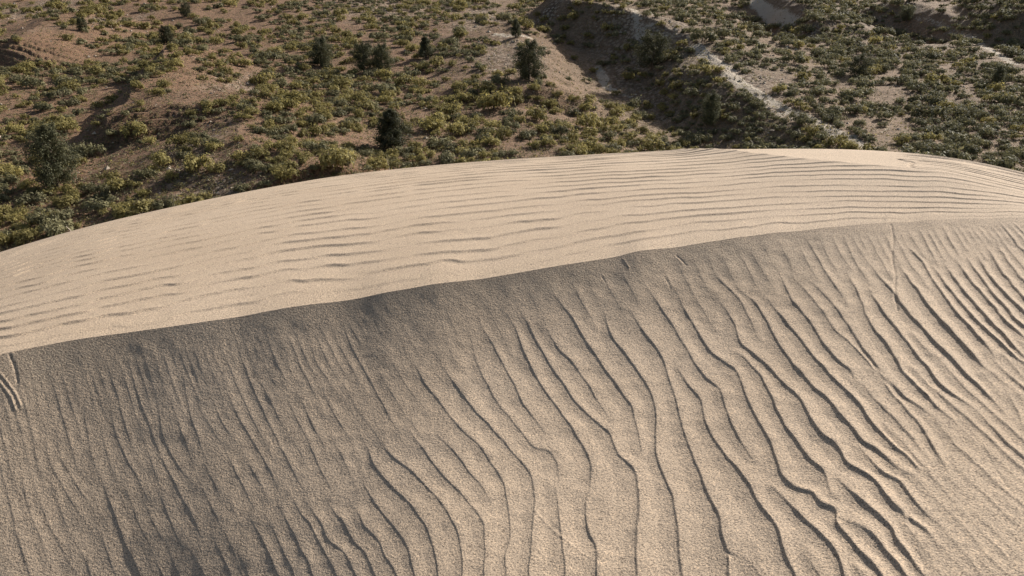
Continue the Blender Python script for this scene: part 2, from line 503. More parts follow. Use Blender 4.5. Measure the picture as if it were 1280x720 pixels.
lamR = np.minimum(np.where(np.isnan(lamR), LMAP, lamR), 1.35*LMAP+.01)
for i in range(len(lines)):
    m = np.where(LI == i)[0]
    if len(m) > 4:
        lamL[m] = gsmooth(lamL[m], 2.0); lamR[m] = gsmooth(lamR[m], 2.0)
    e = np.minimum(np.arange(len(m)), np.arange(len(m))[::-1])
    for k, ee in zip(m, e):
        RIP.splat(LP[k], LN[k], lamL[k], lamR[k], LS[k]*min(1, .25+ee*.13))

# plateau ripples: long, low, broken crests that run with the brink
RPL = Ripples(-9.5, 12, 2.5, 15.5, .016)
fx, fy = on_dune(np.array([845., 870, 940, 1000, 1075, 1150, 1215, 1279]), np.array([189.3, 191, 199, 207, 214.5, 222, 229, 238]), True)
_t = np.arctan2(fx, fy)
FOLD = (np.degrees(_t), (np.hypot(fx, fy)-ith(D1, _t))/(ith(D2, _t)-ith(D1, _t)))
def plat_clear(th, u):
    """share of ripple development on the plateau (smooth wind-packed margins have none)"""
    dg = np.degrees(th)
    left = 1 - sstep(.70, .86, u + .004*(dg+22))*sstep(-10, -20, dg)
    fold = np.interp(dg, FOLD[0], FOLD[1])
    bright = sstep(-.02, .05, u - fold)*sstep(9, 14, dg)*(1 - sstep(25.0, 27.0, dg))
    return np.clip(left*(1-bright), 0, 1)
u = .03
k = 0
while u < 1.0:
    du = .033 + .014*u
    th = -.75 + RNG.random()*.1
    while th < .75:
        ln = RNG.uniform(.08, .32)*(1.2-.4*u)
        n = max(5, int(ln/.006))
        t = th + np.linspace(0, ln, n)
        uu = u + RNG.normal(0, .0035) + .020*fbm(t*6, np.full(n, u*2.2), 3, 2) + .007*fbm(t*34, np.full(n, k*.4), 4, 2) + RNG.normal(0, .012)*(t-t.mean())
        d1, d2 = ith(D1, t), ith(D2, t)
        d = d1 + uu*(d2-d1)
        P = np.stack([np.sin(t)*d, np.cos(t)*d], 1)
        tg = np.gradient(P, axis=0); tg /= np.linalg.norm(tg, axis=1)[:, None]
        nn = np.stack([-tg[:, 1], tg[:, 0]], 1)
        lam = du*np.mean(d2-d1)*.98
        dg = np.degrees(t)
        strong = sstep(25, 28, dg)*sstep(.52, .6, uu)
        stg = (.95+.36*fbm(t*30, np.full(n, k*5.1), 8, 2))*RNG.uniform(.85, 1.1)*plat_clear(t, uu)*(1+.25*strong)*np.interp(dg, [-34, -15, 0, 15, 34], [1.25, 1.2, 1.1, .9, .85])
        for q in range(n):
            e = min(q, n-1-q)
            if .0 < uu[q] < 1.0:
                RPL.splat(P[q], nn[q], lam, lam, max(.05, stg[q])*min(1, .2+.12*e), 1.)
        th += ln + RNG.uniform(-.03, .035)
    u += du*RNG.uniform(.92, 1.08); k += 1

# shallow trails and marks pressed in the sand: (pixels, width m, depth m [+ raised], plateau)
MARKS = [
 ([(1114,281),(1117,300),(1115,320),(1119,345),(1118,365),(1122,388)], .011, -.006),
 ([(1150,462),(1172,490),(1195,520),(1222,550),(1248,590),(1280,640),(1310,690)], .008, -.002),
 ([(668,640),(690,662),(705,675),(725,690),(742,700)], .008, .002),
 ([(-25,452),(-2,466),(10,479),(20,494),(26,508)], .009, .005),
 ([(-30,462),(-4,475),(6,486),(14,498),(19,511)], .009, .005),
 ([(12,444),(18,458),(22,478)], .010, -.005),
 ([(779,324),(783,329),(786,334)], .008, .003),
 ([(846,320),(853,326),(858,331)], .009, -.003), ([(843,320),(848,325),(853,330)], .008, .002),
 ([(753,347),(757,353)], .009, -.003), ([(831,347),(835,354),(838,361)], .008, -.003), ([(835,346),(841,358)], .008, .002),
]
MK = []
for pts, w, h in MARKS:
    p = np.array(pts, float); x, y = on_dune(p[:, 0], p[:, 1])
    MK.append((resample(np.stack([x, y], 1), .008), w, h))
PM = []
for pts, w, h in [([(1124,202),(1130,204),(1137,206)], .04, -.02), ([(1166,207),(1150,205),(1139,209),(1137,214),(1140,218)], .03, -.014)]:
    p = np.array(pts, float); x, y = on_dune(p[:, 0], p[:, 1], True)
    PM.append((resample(np.stack([x, y], 1), .02), w, h))
def marks_h(x, y, mk):
    out = np.zeros_like(x)
    for P, w, h in mk:
        m = (x > P[:,0].min()-3*w) & (x < P[:,0].max()+3*w) & (y > P[:,1].min()-3*w) & (y < P[:,1].max()+3*w)
        if not m.any(): continue
        xx, yy = x[m], y[m]; best = np.full(xx.shape, 1e9)
        for p in P: best = np.minimum(best, (xx-p[0])**2+(yy-p[1])**2)
        out[m] += h*np.exp(-best/(w*w*.5))
    return out

# ------------------------------------------------------------------ dune mesh
th_in = np.radians(np.linspace(-37, 37, 1560))
th_l = np.radians(np.linspace(-75, -37.4, 120)); th_r = np.radians(np.linspace(37.4, 75, 120))
th = np.concatenate([th_l, th_in, th_r])
nc = len(th)
d1, d2 = ith(D1, th), ith(D2, th)
rows = []
NEAR, MID, FAR = 680, 560, 80
a = np.linspace(0, 1, NEAR)
a = np.where(a < .10, a/.10*.19, .19+(a-.10)/.90*.81)          # coarse close to the camera's feet
for q in a: rows.append(.5+(d1-.5)*q)
for q in np.linspace(0, 1, MID+1)[1:]: rows.append(d1+(d2-d1)*q)
for q in np.linspace(0, 1, FAR+1)[1:]: rows.append(d2+34*q**1.6)
D = np.array(rows); T = np.broadcast_to(th, D.shape)
X, Y = np.sin(T)*D, np.cos(T)*D
Z = dune_z(T, D)
side = np.zeros_like(D); side[:NEAR] = 1; plat = np.zeros_like(D); plat[NEAR:NEAR+MID] = 1
edge = sstep(0, .30, d1[None, :]-D)
hn = RIP.height(X, Y, .098, .5)*np.interp(np.degrees(T), [-33, -10, 0, 8, 16, 24, 33], [.68, .66, .74, .80, .88, 1.3, 2.2])*(1+.12*sstep(.9, 2.4, d1[None, :]-D)*sstep(2, 14, np.degrees(T)))*side*sstep(0.06, .18, d1[None, :]-D)
u = (D-d1)/(d2-d1)
hp = RPL.height(X, Y, .088, .6, PLAT_PROF)*plat*sstep(0, .05, u)*(1-sstep(.9, 1.0, u)*.6)
fo = np.interp(np.degrees(T), FOLD[0], FOLD[1]); wn = sstep(9, 15, np.degrees(T))*(1-sstep(28, 34, np.degrees(T)))
hp = hp + .07*wn*np.exp(-np.abs(u-fo)*(d2-d1)[None, :]/.9)*plat*sstep(.02, .3, u)
Z = Z + hn + hp
# broad soft undulation, fading to nothing at the brink and the skyline
und = fbm(X*.9, Y*.9, 21, 3)
Z += und*.011*np.where(side > 0, sstep(0, 1.0, d1[None, :]-D), .25*sstep(0, .2, u)*(1-sstep(.7, 1, u)))
Z += fbm(X*9, Y*9, 31, 3)*.004*side*sstep(0, .1, d1[None, :]-D)
Z[:NEAR] += marks_h(X[:NEAR], Y[:NEAR], MK)
Z[NEAR:NEAR+MID] += marks_h(X[NEAR:NEAR+MID], Y[NEAR:NEAR+MID], PM)
me = np_mesh('sand_dune', np.stack([X, Y, Z+CZ], -1).reshape(-1, 3), grid_faces(*D.shape)[:, ::-1], [M_SAND], smooth=True)
dune = tag(add_obj('sand_dune', me), kind='structure')
# keep the brink crisp
sh = np.zeros(len(me.edges), bool)
ev = np.zeros(len(me.edges)*2, np.int32); me.edges.foreach_get('vertices', ev); ev = ev.reshape(-1, 2)
r0 = (NEAR-1)*nc
sh = ((ev >= r0) & (ev < r0+nc)).all(1)
at = me.attributes.new('sharp_edge', 'BOOLEAN', 'EDGE'); at.data.foreach_set('value', sh)

# ------------------------------------------------------------------ hillside terrain
HB, HS = -22.2, .093              # plane: z = HB + HS*y (relative to the camera)
def px_plane(px, py, add=0.0):
    dx, dy, dz = px_dir(px, py)
    t = (HB+np.asarray(add))/(dz-HS*dy)
    return dx*t, dy*t

RIDGES = [  # crest points (pixel x, pixel y, ground distance north), extra height, widths of left and right flank
 dict(p=[(655,-14,182),(700,2,165),(745,10,156),(800,26,146),(842,42,138),(868,58,130),(890,76,121),(912,96,112),(960,124,101),(1000,142,95),(1030,155,90),(1062,172,84),(1092,190,78)], wl=8.5, wr=24),
 dict(p=[(1095,-6,212),(1120,2,200),(1160,8,190),(1200,24,172),(1225,36,160),(1245,50,150)], wl=6.5, wr=24),
 dict(p=[(1225,-8,190),(1240,2,180),(1262,14,165),(1290,30,150)], wl=7, wr=20),
 dict(p=[(950,-16,225),(975,-6,205),(1000,4,190),(1016,24,172),(1026,36,160)], wl=7, wr=18),
 dict(p=[(222,55,130),(205,75,118),(170,122,95),(150,150,85),(120,172,78)], wl=4.2, wr=18),
 dict(p=[(330,120,98),(300,175,76),(345,215,66),(400,240,60)], wl=14, wr=14),
 dict(p=[(630,20,160),(655,70,123),(690,110,101)], wl=16, wr=14),
 dict(p=[(90,10,185),(60,20,165),(20,48,140),(-40,60,130)], wl=14, wr=22),
]
for r in RIDGES:
    p = np.array(r['p'], float)
    dx, dy, dz = px_dir(p[:, 0], p[:, 1])
    x, y = dx/dy*p[:, 2], p[:, 2]
    h = np.maximum(y*dz/dy-(HB+HS*y), .4)+.5
    q = resample(np.stack([x, y], 1), 1.0); r['q'] = q
    cum = np.concatenate([[0], np.cumsum(np.hypot(np.diff(x), np.diff(y)))])
    cq = np.concatenate([[0], np.cumsum(np.hypot(*np.diff(q, axis=0).T))])
    t = cq/cq[-1]
    r['h'] = np.interp(t, cum/cum[-1], h)*sstep(0, .14, t)*(1-sstep(.88, 1, t))
# gullies: sunk strips left of the ridges (world x, y, depth)
for pts, wl, wr in (([(5,160,0),(10,140,1.8),(15,124,3.2),(19,108,3.8),(22,92,3.4),(23,76,2.6),(22,60,0)], 24, 10),
                    ([(80,205,0),(84,190,3.2),(84,172,3.0),(82,152,0)], 11, 8), ([(54,215,0),(57,195,4),(55,172,3.5),(53,150,0)], 9, 7)):
    p = np.array(pts, float); q = resample(p[:, :2], 1.0)
    RIDGES.append(dict(q=q, h=-np.interp(np.linspace(0, 1, len(q)), np.linspace(0, 1, len(p)), p[:, 2]), wl=wl, wr=wr))

def poly_dist(x, y, P):
    """distance, index of nearest, signed side (+ = right of travel toward the viewer's right)"""
    best = np.full(x.shape, 1e9); bi = np.zeros(x.shape, int)
    for k in range(len(P)):
        d = (x-P[k, 0])**2+(y-P[k, 1])**2
        m = d < best; best = np.where(m, d, best); bi = np.where(m, k, bi)
    tg = np.gradient(P, axis=0)[bi]
    sx, sy = x-P[bi, 0], y-P[bi, 1]
    cr = tg[..., 0]*sy-tg[..., 1]*sx
    return np.sqrt(best), bi, cr

def hill_base(x, y):
    z = HB+HS*y + np.maximum(y-240, 0)**1.35*.05
    z = z + 1.3*fbm(x/42, y/55, 41, 3) + .5*fbm(x/13, y/16, 43, 3)
    for r in RIDGES:
        wx = x+1.0*fbm(x/6, y/6, 55, 3); wy = y+1.5*fbm(x/7+9, y/7, 57, 3)
        d, bi, cr = poly_dist(wx, wy, r['q'])
        # 'left' flank is the one away from the sun
        left = (cr < 0) if (r['q'][0, 1] > r['q'][-1, 1]) else (cr > 0)
        w = np.where(left, r['wl'], r['wr'])
        t = np.clip(d/w, 0, 1)
        prof = np.where(left & (r['h'].max() > .1), (1-t)*(1-.25*t)*(1-sstep(.75, 1, t)), 1-t*t*(3-2*t))
        z = z+r['h'][bi]*prof
    return z

hth = np.concatenate([np.radians(np.linspace(-62, -37.2, 90)), np.radians(np.linspace(-37, 37, 1000)), np.radians(np.linspace(37.2, 62, 90))])
hd = np.concatenate([np.geomspace(28, 46, 24)[:-1], np.geomspace(46, 270, 440)[:-1], np.geomspace(270, 900, 60)])
HT, HD = np.meshgrid(hth, hd)
HX, HY = np.sin(HT)*HD, np.cos(HT)*HD
HZ0 = hill_base(HX, HY)
HZ = HZ0 + .16*fbm(HX/2.6, HY/2.6, 61, 3) + .07*fbm(HX/1.4, HY/1.8, 63, 2)

def grid_lookup(G, x, y):
    t = np.arctan2(x, y); d = np.hypot(x, y)
    j = np.clip(np.searchsorted(hth, t)-1, 0, len(hth)-2); i = np.clip(np.searchsorted(hd, d)-1, 0, len(hd)-2)
    a = np.clip((t-hth[j])/(hth[j+1]-hth[j]), 0, 1); b = np.clip((d-hd[i])/(hd[i+1]-hd[i]), 0, 1)
    return (G[i, j]*(1-a)+G[i, j+1]*a)*(1-b)+(G[i+1, j]*(1-a)+G[i+1, j+1]*a)*b

TAUG = -HZ/HD
def on_hill(px, py):
    """first terrain point met by each ray"""
    th, tau = px_pol(px, py)
    th = np.atleast_1d(th); tau = np.atleast_1d(tau)
    j = np.clip(np.searchsorted(hth, th)-1, 0, len(hth)-2)
    a = (th-hth[j])/(hth[j+1]-hth[j])
    out = np.full(th.shape, np.nan)
    for s in range(0, len(th), 2000):
        sl = slice(s, s+2000)
        t = TAUG[:, j[sl]]*(1-a[sl])+TAUG[:, j[sl]+1]*a[sl]
        hit = t <= tau[sl][None, :]
        k = np.argmax(hit, 0); ok = hit.any(0) & (k > 0)
        k = np.maximum(k, 1); c = np.arange(t.shape[1])
        t0, t1 = t[k-1, c], t[k, c]
        f = np.clip((t0-tau[sl])/(t0-t1+1e-9), 0, 1)
        out[sl] = np.where(ok, hd[k-1]+(hd[k]-hd[k-1])*f, np.nan)
    x, y = np.sin(th)*out, np.cos(th)*out
    z = np.where(np.isnan(out), np.nan, grid_lookup(HZ, np.nan_to_num(x), np.nan_to_num(y, nan=60.)))
    return x, y, z+CZ

# surface cover painted on the ground it belongs to (real soil colours)
PALE = [  # pixel polyline, width in m, strength
 ([(747,84),(752,96),(758,108),(772,116)], .7, .72), ([(750,88),(758,100)], .6, .7), ([(772,116),(788,121)], .6, .5),
 ([(868,58),(886,72),(898,78),(912,88)], 1.0, .8), ([(912,92),(922,101),(935,110)], 1.0, .95),
 ([(935,109),(955,123),(968,130)], .9, .8), ([(968,130),(985,138),(1000,146)], .9, .60), ([(960,132),(985,146),(995,150)], 1.0, .45),
 ([(1000,146),(1028,155)], 1.0, .95), ([(1030,158),(1050,170)], .9, .9), ([(1062,172),(1075,182),(1094,187)], .7, .95),
 ([(942,2),(955,11),(972,20),(992,30)], 1.2, .8),
 ([(775,6),(795,20),(812,32)], 1.0, .55), ([(812,32),(835,42),(862,50)], .9, .4),
 ([(1145,22),(1175,30),(1200,44)], .8, .42), ([(1222,54),(1245,66),(1268,80)], 1.0, .58), ([(1200,42),(1230,58)], .8, .45),
 ([(622,43),(640,45),(660,46)], 1.3, .55), ([(600,88),(620,87)], .6, .5),
 ([(238,70),(260,78)], .9, .4), ([(255,92),(290,106)], .7, .35),
 ([(880,88),(905,90)], .25, .45),
]
TRAIL = [([(222,85),(205,115),(193,145),(185,180),(176,215)], .22, .36), ([(-5,296),(30,276),(58,258),(95,232),(140,196)], .35, .34),
         ([(1096,172),(1110,160),(1116,153)], .35, .38), ([(780,68),(830,78),(880,88)], .2, .35)]
RUB = [(40,12,45,14),(480,12,70,16),(570,8,40,12),(600,20,30,20),(640,70,40,22),(690,12,30,14),(920,80,45,18),(950,100,40,18),(130,25,40,14),(1000,40,50,18),(1060,18,40,16),(820,30,50,16),(240,215,40,18),(270,240,50,12),(300,110,40,16),(250,175,22,14)]
pale = np.zeros(HX.size); red = np.zeros(HX.size); rub = np.zeros(HX.size)
hx, hy = HX.ravel(), HY.ravel(); hz = HZ.ravel()+CZ
ppx, ppy = to_px(hx, hy, hz)
for pts, w, s in PALE+TRAIL:
    p = np.array(pts, float); x, y, z = on_hill(p[:, 0], p[:, 1])
    ok = ~np.isnan(x); P = resample(np.stack([x[ok], y[ok]], 1), .5)
    m = (hx > P[:,0].min()-6) & (hx < P[:,0].max()+6) & (hy > P[:,1].min()-6) & (hy < P[:,1].max()+6)
    if m.any():
        d, _, _ = poly_dist(hx[m], hy[m], P)
        pale[m] = np.maximum(pale[m], s*np.exp(-(d/(w*1.3))**2))
for cx, cy, rx, ry in RUB:
    x, y, _ = on_hill([cx, cx-rx, cx+rx, cx, cx], [cy, cy, cy, max(cy-ry, 0), cy+ry])
    if np.isnan(x).any(): continue
    ax = max(abs(x[2]-x[1])/2, 2); ay = max(abs(y[3]-y[4])/2, 3)
    q = ((hx-x[0])/ax)**2+((hy-y[0])/ay)**2
    rub = np.maximum(rub, .85*np.exp(-q*.9)*(0.45+.75*np.clip(fbm(hx/3.5, hy/3.5, 71, 3)+.35, 0, 1)))
lx, ly, _ = on_hill([200], [140])
red = np.clip(1.05-sstep(-25, 25, hx)*.8+.3*fbm(hx/15, hy/15, 77, 3), 0, 1)
me = np_mesh('hillside', np.stack([hx, hy, hz], -1), grid_faces(*HX.shape)[:, ::-1], [M_HILL], smooth=True)
set_attr(me, 'pale', pale); set_attr(me, 'red', red); set_attr(me, 'rubble', np.clip(rub, 0, 1))
tag(add_obj('hillside', me), kind='structure')

# ------------------------------------------------------------------ vegetation meshes
def leaf_quads(P, nrm, size, rng, aspect=2.0):
    """small flat leaf sprays at P, facing roughly along nrm"""
    n = len(P)
    v = nrm+rng.normal(0, .38, (n, 3)); v /= np.linalg.norm(v, axis=1)[:, None]
    r = rng.normal(0, 1, (n, 3)); a = np.cross(v, r); a /= np.linalg.norm(a, axis=1)[:, None]
    b = np.cross(v, a)
    s = size*rng.uniform(.6, 1.4, (n, 1))
    a, b = a*s*.5*aspect**.5, b*s*.5/aspect**.5
    V = np.stack([P-a-b*.5, P+b*.2-b, P+a+b*.4, P+b], 1).reshape(-1, 3)
    return V, np.arange(4*n).reshape(-1, 4)

def shrub_mesh(name, mat, seed, nlobe, leaves, leaf, upright=.3):
    """unit shrub: radius about 1, height about .8; many sprays on several uneven lobes, twigs inside"""
    rng = np.random.default_rng(seed)
    Ps, Ns = [], []
    for k in range(nlobe):
        an = rng.uniform(0, 2*np.pi); rr = rng.uniform(0, .68)**.8
        c = np.array([math.cos(an)*rr, math.sin(an)*rr, rng.uniform(.12, .34)])
        R = rng.uniform(.24, .46)*(1.1-.35*rr); hgt = rng.uniform(.9, 1.45)
        m = int(leaves/nlobe)
        d = rng.normal(0, 1, (m, 3)); d /= np.linalg.norm(d, axis=1)[:, None]
        d[:, 2] = np.abs(d[:, 2])*1.0-.25*(rng.random(m) < .3)
        rad = R*(rng.uniform(.35, 1.0, (m, 1))**.45)*(1+.35*rng.normal(0, 1, (m, 1))*(rng.random((m, 1)) < .35))
        p = c+d*rad*np.array([1, 1, hgt])
        Ps.append(p); Ns.append(d+np.array([0, 0, upright]))
    P = np.vstack(Ps); Nn = np.vstack(Ns); P[:, 2] = np.maximum(P[:, 2], .01)
    V, Fq = leaf_quads(P, Nn, leaf, rng)
    # twigs
    tv, tf = [], []
    for k in range(14):
        an = rng.uniform(0, 2*np.pi); e = np.array([math.cos(an)*rng.uniform(.2, .6), math.sin(an)*rng.uniform(.2, .6), rng.uniform(.35, .62)])
        b0 = np.array([math.cos(an)*.06, math.sin(an)*.06, -.12]); w = np.array([-math.sin(an), math.cos(an), 0])*.018
        s = len(tv); tv += [b0-w, b0+w, e+w*.5, e-w*.5]; tf.append([s, s+1, s+2, s+3])
    nv = len(V)
    V = np.vstack([V, tv]); idx = np.r_[np.zeros(len(Fq), int), np.ones(len(tf), int)]
    Fq = np.vstack([Fq, np.array(tf)+nv])
    return np_mesh(name, V, Fq, [mat, M_BARK], idx)

RAB = [shrub_mesh('rabbitbrush', M_RABBIT, 100+i, 9+i % 4, 620, .13, .5) for i in range(6)]
SAG = [shrub_mesh('sagebrush', M_SAGE, 200+i, 7+i % 4, 620, .13, .3) for i in range(6)]

def tube(path, radii, k=7):
    V, Fs = [], []
    path = np.asarray(path, float)
    for i, (p, r) in enumerate(zip(path, radii)):
        t = path[min(i+1, len(path)-1)]-path[max(i-1, 0)]; t /= np.linalg.norm(t)
        a = np.cross(t, [0.3, .9, .1]); a /= np.linalg.norm(a); b = np.cross(t, a)
        for j in range(k):
            g = 2*np.pi*j/k
            V.append(p+r*(math.cos(g)*a+math.sin(g)*b))
    for i in range(len(path)-1):
        for j in range(k):
            Fs.append([i*k+j, i*k+(j+1) % k, (i+1)*k+(j+1) % k, (i+1)*k+j])
    return np.array(V), np.array(Fs)

def juniper_meshes(seed, shape):
    """unit tree, height 1; shape: 'cone' | 'oval' | 'round'"""
    rng = np.random.default_rng(seed)
    P, Nn = [], []
    limbs = []
    nl = 38
    wide = {'cone': .39, 'oval': .40, 'round': .52}[shape]
    for k in range(nl):
        h = .08+.86*(k/nl)**1.05+rng.normal(0, .02)
        f = {'cone': (1-h)**.75*1.05, 'oval': math.sin(math.pi*min(1, (h*.84+.16)))**.6, 'round': math.sqrt(max(.02, 1-((h-.42)/.60)**2))}[shape]
        rr = wide*f*rng.uniform(.55, 1.2)
        an = k*2.4+rng.normal(0, .4)
        tip = np.array([math.cos(an)*rr, math.sin(an)*rr, h+.05])
        limbs.append((np.array([0, 0, h*.82]), tip))
        R = (.045+.085*f)*rng.uniform(.6, 1.35)
        for fr in (.45, .72, .95):
            c = np.array([0, 0, h*.9])*(1-fr)+tip*fr
            m = 115
            d = rng.normal(0, 1, (m, 3)); d /= np.linalg.norm(d, axis=1)[:, None]
            rad = R*rng.uniform(.3, 1.1, (m, 1))
            P.append(c+d*rad*np.array([1, 1, 1.35])); Nn.append(d+np.array([0, 0, .4]))
    top = np.array([[0, 0, .9]]) + rng.normal(0, .03, (60, 3))*np.array([1, 1, 2]); P.append(top); Nn.append(rng.normal(0, 1, (60, 3))+[0, 0, 1])
    P = np.vstack(P); Nn = np.vstack(Nn); P[:, 2] = np.maximum(P[:, 2], .015)
    V, Fq = leaf_quads(P, Nn, .025, rng, 2.2)
    crown = np_mesh('crown', V, Fq, [M_JUNI])
    tv, tf = tube([[0, 0, -.06], [.01, 0, .15], [0, .01, .4], [.005, 0, .7], [0, 0, .9]], [.045, .036, .026, .015, .004])
    for a, b in limbs[::2]:
        v2, f2 = tube([a, (a+b)/2+[0, 0, .01], b], [.010, .007, .003], 4)
        tf = np.vstack([tf, f2+len(tv)]); tv = np.vstack([tv, v2])
    return np_mesh('trunk', tv, tf, [M_BARK], smooth=True), crown

JUN = {}
for i, s in enumerate(['cone', 'oval', 'round']):
    JUN[s] = [juniper_meshes(300+10*i+j, s) for j in range(2)]

# ------------------------------------------------------------------ junipers (base pixel, height px, shape, width factor, label)
JUNIPERS = [
 (72,236,68,'oval',.82,'largest dark juniper, broad and bushy, beside the dirt track at far left'),
 (490,186,47,'cone',1.4,'pointed dark juniper standing just behind the middle of the pale dune edge'),
 (661,99,44,'oval',1.0,'tall grey-green juniper on bare brown ground, casting a long shadow to its left'),
 (816,84,38,'round',1.0,'rounded juniper on the shaded edge of the gully below the sandy ridge'),
 (402,83,32,'oval',1.05,'oval dark juniper alone among low shrubs, left of the twin junipers'),
 (455,90,34,'round',.9,'wider, left-hand tree of the twin junipers growing side by side'),
 (478,90,32,'oval',.95,'narrower, right-hand tree of the twin junipers growing side by side'),
 (645,46,20,'cone',1.0,'small conical juniper standing on a white rocky patch'),
 (532,72,24,'cone',1.2,'small ragged juniper between the twin junipers and the white rocky patch'),
 (209,55,19,'oval',1.0,'small upright juniper above the reddish spur'),
 (233,21,14,'round',1.0,'small round juniper near the top left on the upper slope'),
 (103,38,13,'oval',1.1,'tiny dark juniper among pale rocks at the upper left'),
 (888,156,36,'oval',.9,'dim juniper standing deep in the shaded gully among dense shrubs'),
 (1246,108,21,'oval',1.0,'dark upright juniper among dense shrubs on the far right slope'),
 (1073,96,24,'round',1.1,'dark squat juniper in the middle of the shrubby right slope'),
 (1133,27,15,'round',1.1,'small dark juniper under the long shadowed bank at upper right'),
]
def add_juniper(k, spec):
    bx, by, hp_, shape, wf, label = spec
    x, y, z = on_hill([bx], [by]); x, y, z = x[0], y[0], z[0]
    if np.isnan(x): return None
    dist = math.sqrt(x*x+y*y+(z-CZ)**2); H = hp_*dist/F*1.03
    tr, cr = JUN[shape][k % 2]
    e = bpy.data.objects.new('juniper_tree', None); COL.objects.link(e)
    e.location = (x, y, z-.03); e.rotation_euler = (0, 0, RNG.uniform(0, 6.28)); e.scale = (H*wf, H*wf, H)
    tag(e, label, 'tree', 'junipers scattered over the hillside')
    add_obj('trunk', tr, e); add_obj('crown', cr, e)
    return (bx, by, hp_, x, y)
JP = [add_juniper(k, s) for k, s in enumerate(JUNIPERS)]

# ------------------------------------------------------------------ shrubs
# hand-placed from the photograph: base pixel, width px, kind (r = rabbitbrush, s = sagebrush), label
NAMED = [
 (617,137,44,'r','broad dome-shaped olive shrub alone on the brown flat below the tall grey-green juniper'),
 (646,128,26,'r','yellow-topped shrub touching the right side of the broad dome-shaped shrub'),
 (610,116,26,'r','rounded shrub just behind the broad dome-shaped shrub'),
 (697,120,16,'r','small low yellow-green shrub alone on the brown flat, right of the dome-shaped shrub'),
 (180,268,48,'r','bright yellow-green shrub largest of those beside the left end of the dune'),
 (208,262,34,'s','grey shrub joined to the right of the bright yellow-green shrub by the dune'),
 (30,303,30,'r','yellow-green shrub right against the dune edge at the lower left corner of the hillside'),
 (8,306,26,'r','yellowish shrub cut by the left border, right against the dune edge'),
 (125,262,36,'s','dark shrub below the large bushy juniper, left of the bright yellow-green shrub'),
 (60,282,40,'s','dark shrub below the dirt track and the large bushy juniper'),
 (148,238,28,'r','lone yellow-green shrub above the bright yellow-green shrub'),
 (245,214,40,'r','broad yellow-topped shrub, uppermost of a pair on the reddish spur'),
 (272,214,24,'r','smaller shrub touching the right end of the broad yellow-topped shrub'),
 (225,182,28,'r','shrub with a dark front standing alone on the crest of the reddish spur'),
 (245,182,20,'r','low shrub beside the lone shrub on the spur crest'),
 (80,165,30,'r','yellow-tipped shrub directly behind the large bushy juniper'),
 (48,178,30,'s','dark shrub just left of the crown of the large bushy juniper'),
 (545,157,32,'r','spiky yellow-topped shrub right of the pointed juniper behind the dune'),
 (420,210,50,'r','large olive clump above the dune edge, left of the pointed juniper'),
 (395,190,34,'s','dark grey shrub above the large olive clump left of the pointed juniper'),
 (470,212,34,'r','shrub close to the dune edge just in front of the pointed juniper'),
 (330,214,26,'s','small dark shrub above the dune edge, left of the large olive clump'),
 (793,135,26,'s','dark shrub alone at the right of the brown flat, below the pale clay streak'),
 (735,160,36,'r','yellow-green shrub heading the shrub band below the brown flat'),
 (700,168,28,'s','olive shrub in the band below the brown flat, left of the yellow-green one'),
 (560,205,34,'s','dark spreading shrub against the dune edge, right of the pointed juniper'),
 (655,172,30,'s','dark shrub at the left end of the band below the brown flat'),
 (615,182,30,'r','olive shrub close above the dune edge, below the broad dome-shaped shrub'),
]
SHR = []      # px, py, width px, kind, label, x, y, z, radius m
for px, py, w, kd, lab in NAMED:
    x, y, z = on_hill([px], [py])
    if np.isnan(x[0]): continue
    dist = math.sqrt(x[0]**2+y[0]**2+(z[0]-CZ)**2)
    SHR.append([px, py, w, kd, lab, x[0], y[0], z[0], w*dist/F*.5])

def box_in(px, py, b): return (px > b[0]) & (px < b[2]) & (py > b[1]) & (py < b[3])
def ell(px, py, cx, cy, rx, ry): return ((px-cx)/rx)**2+((py-cy)/ry)**2 < 1
def ridge_y(px): return np.interp(px, [640,690,760,800,842,890,912,960,1030,1090,1300], [0,0,14,26,42,76,96,124,155,187,330])
def density(px, py):
    """relative cover 0..1 as it stands on the ground"""
    right = (py < ridge_y(px)) & (px > 800)
    d = np.full(px.shape, .42)
    d = np.where(px < 330, .30, d)
    d = np.where(right, .62, d)
    d = np.where(right & (py < 45), .62, d)
    # bare ground
    for e in [(700,100,75,26,.06),(640,75,45,22,.15),(250,20,60,16,.08),(60,38,60,12,.08),(150,140,70,26,.10),(110,195,45,30,.18),(330,40,60,10,.25),
              (235,120,40,35,.22),(190,205,40,40,.16),(745,150,30,10,.3),(820,160,34,16,.22),(300,225,60,12,.18),(940,105,34,20,.10),(985,130,24,14,.15),
              (1060,130,40,10,.45),(1110,165,26,16,.25),(1180,40,40,12,.35),(560,90,40,16,.25),(610,45,40,22,.2),(800,100,60,18,.60),(790,26,60,14,.5),(965,14,34,18,.05),(1165,16,50,12,.05),(240,240,40,10,.12),(700,60,30,30,.2),(850,95,45,10,.55)]:
        d = np.where(ell(px, py, *e[:4]), np.minimum(d, e[4]), d)
    # dense belts
    for e in [(420,120,110,34,.80),(420,200,80,18,.85),(380,60,80,26,.7),(190,60,70,14,.75),(240,50,40,8,.6),(60,95,60,16,.6),(140,92,60,14,.7),(760,185,90,12,.85),(560,195,80,14,.8),(715,165,50,12,.85),(560,125,50,18,.7),(660,170,60,14,.7),(955,160,110,34,.97),(885,130,60,30,.85),(40,290,60,16,.7),(800,50,40,16,.6)]:
        d = np.where(ell(px, py, *e[:4]), np.maximum(d, e[4]), d)
    return d

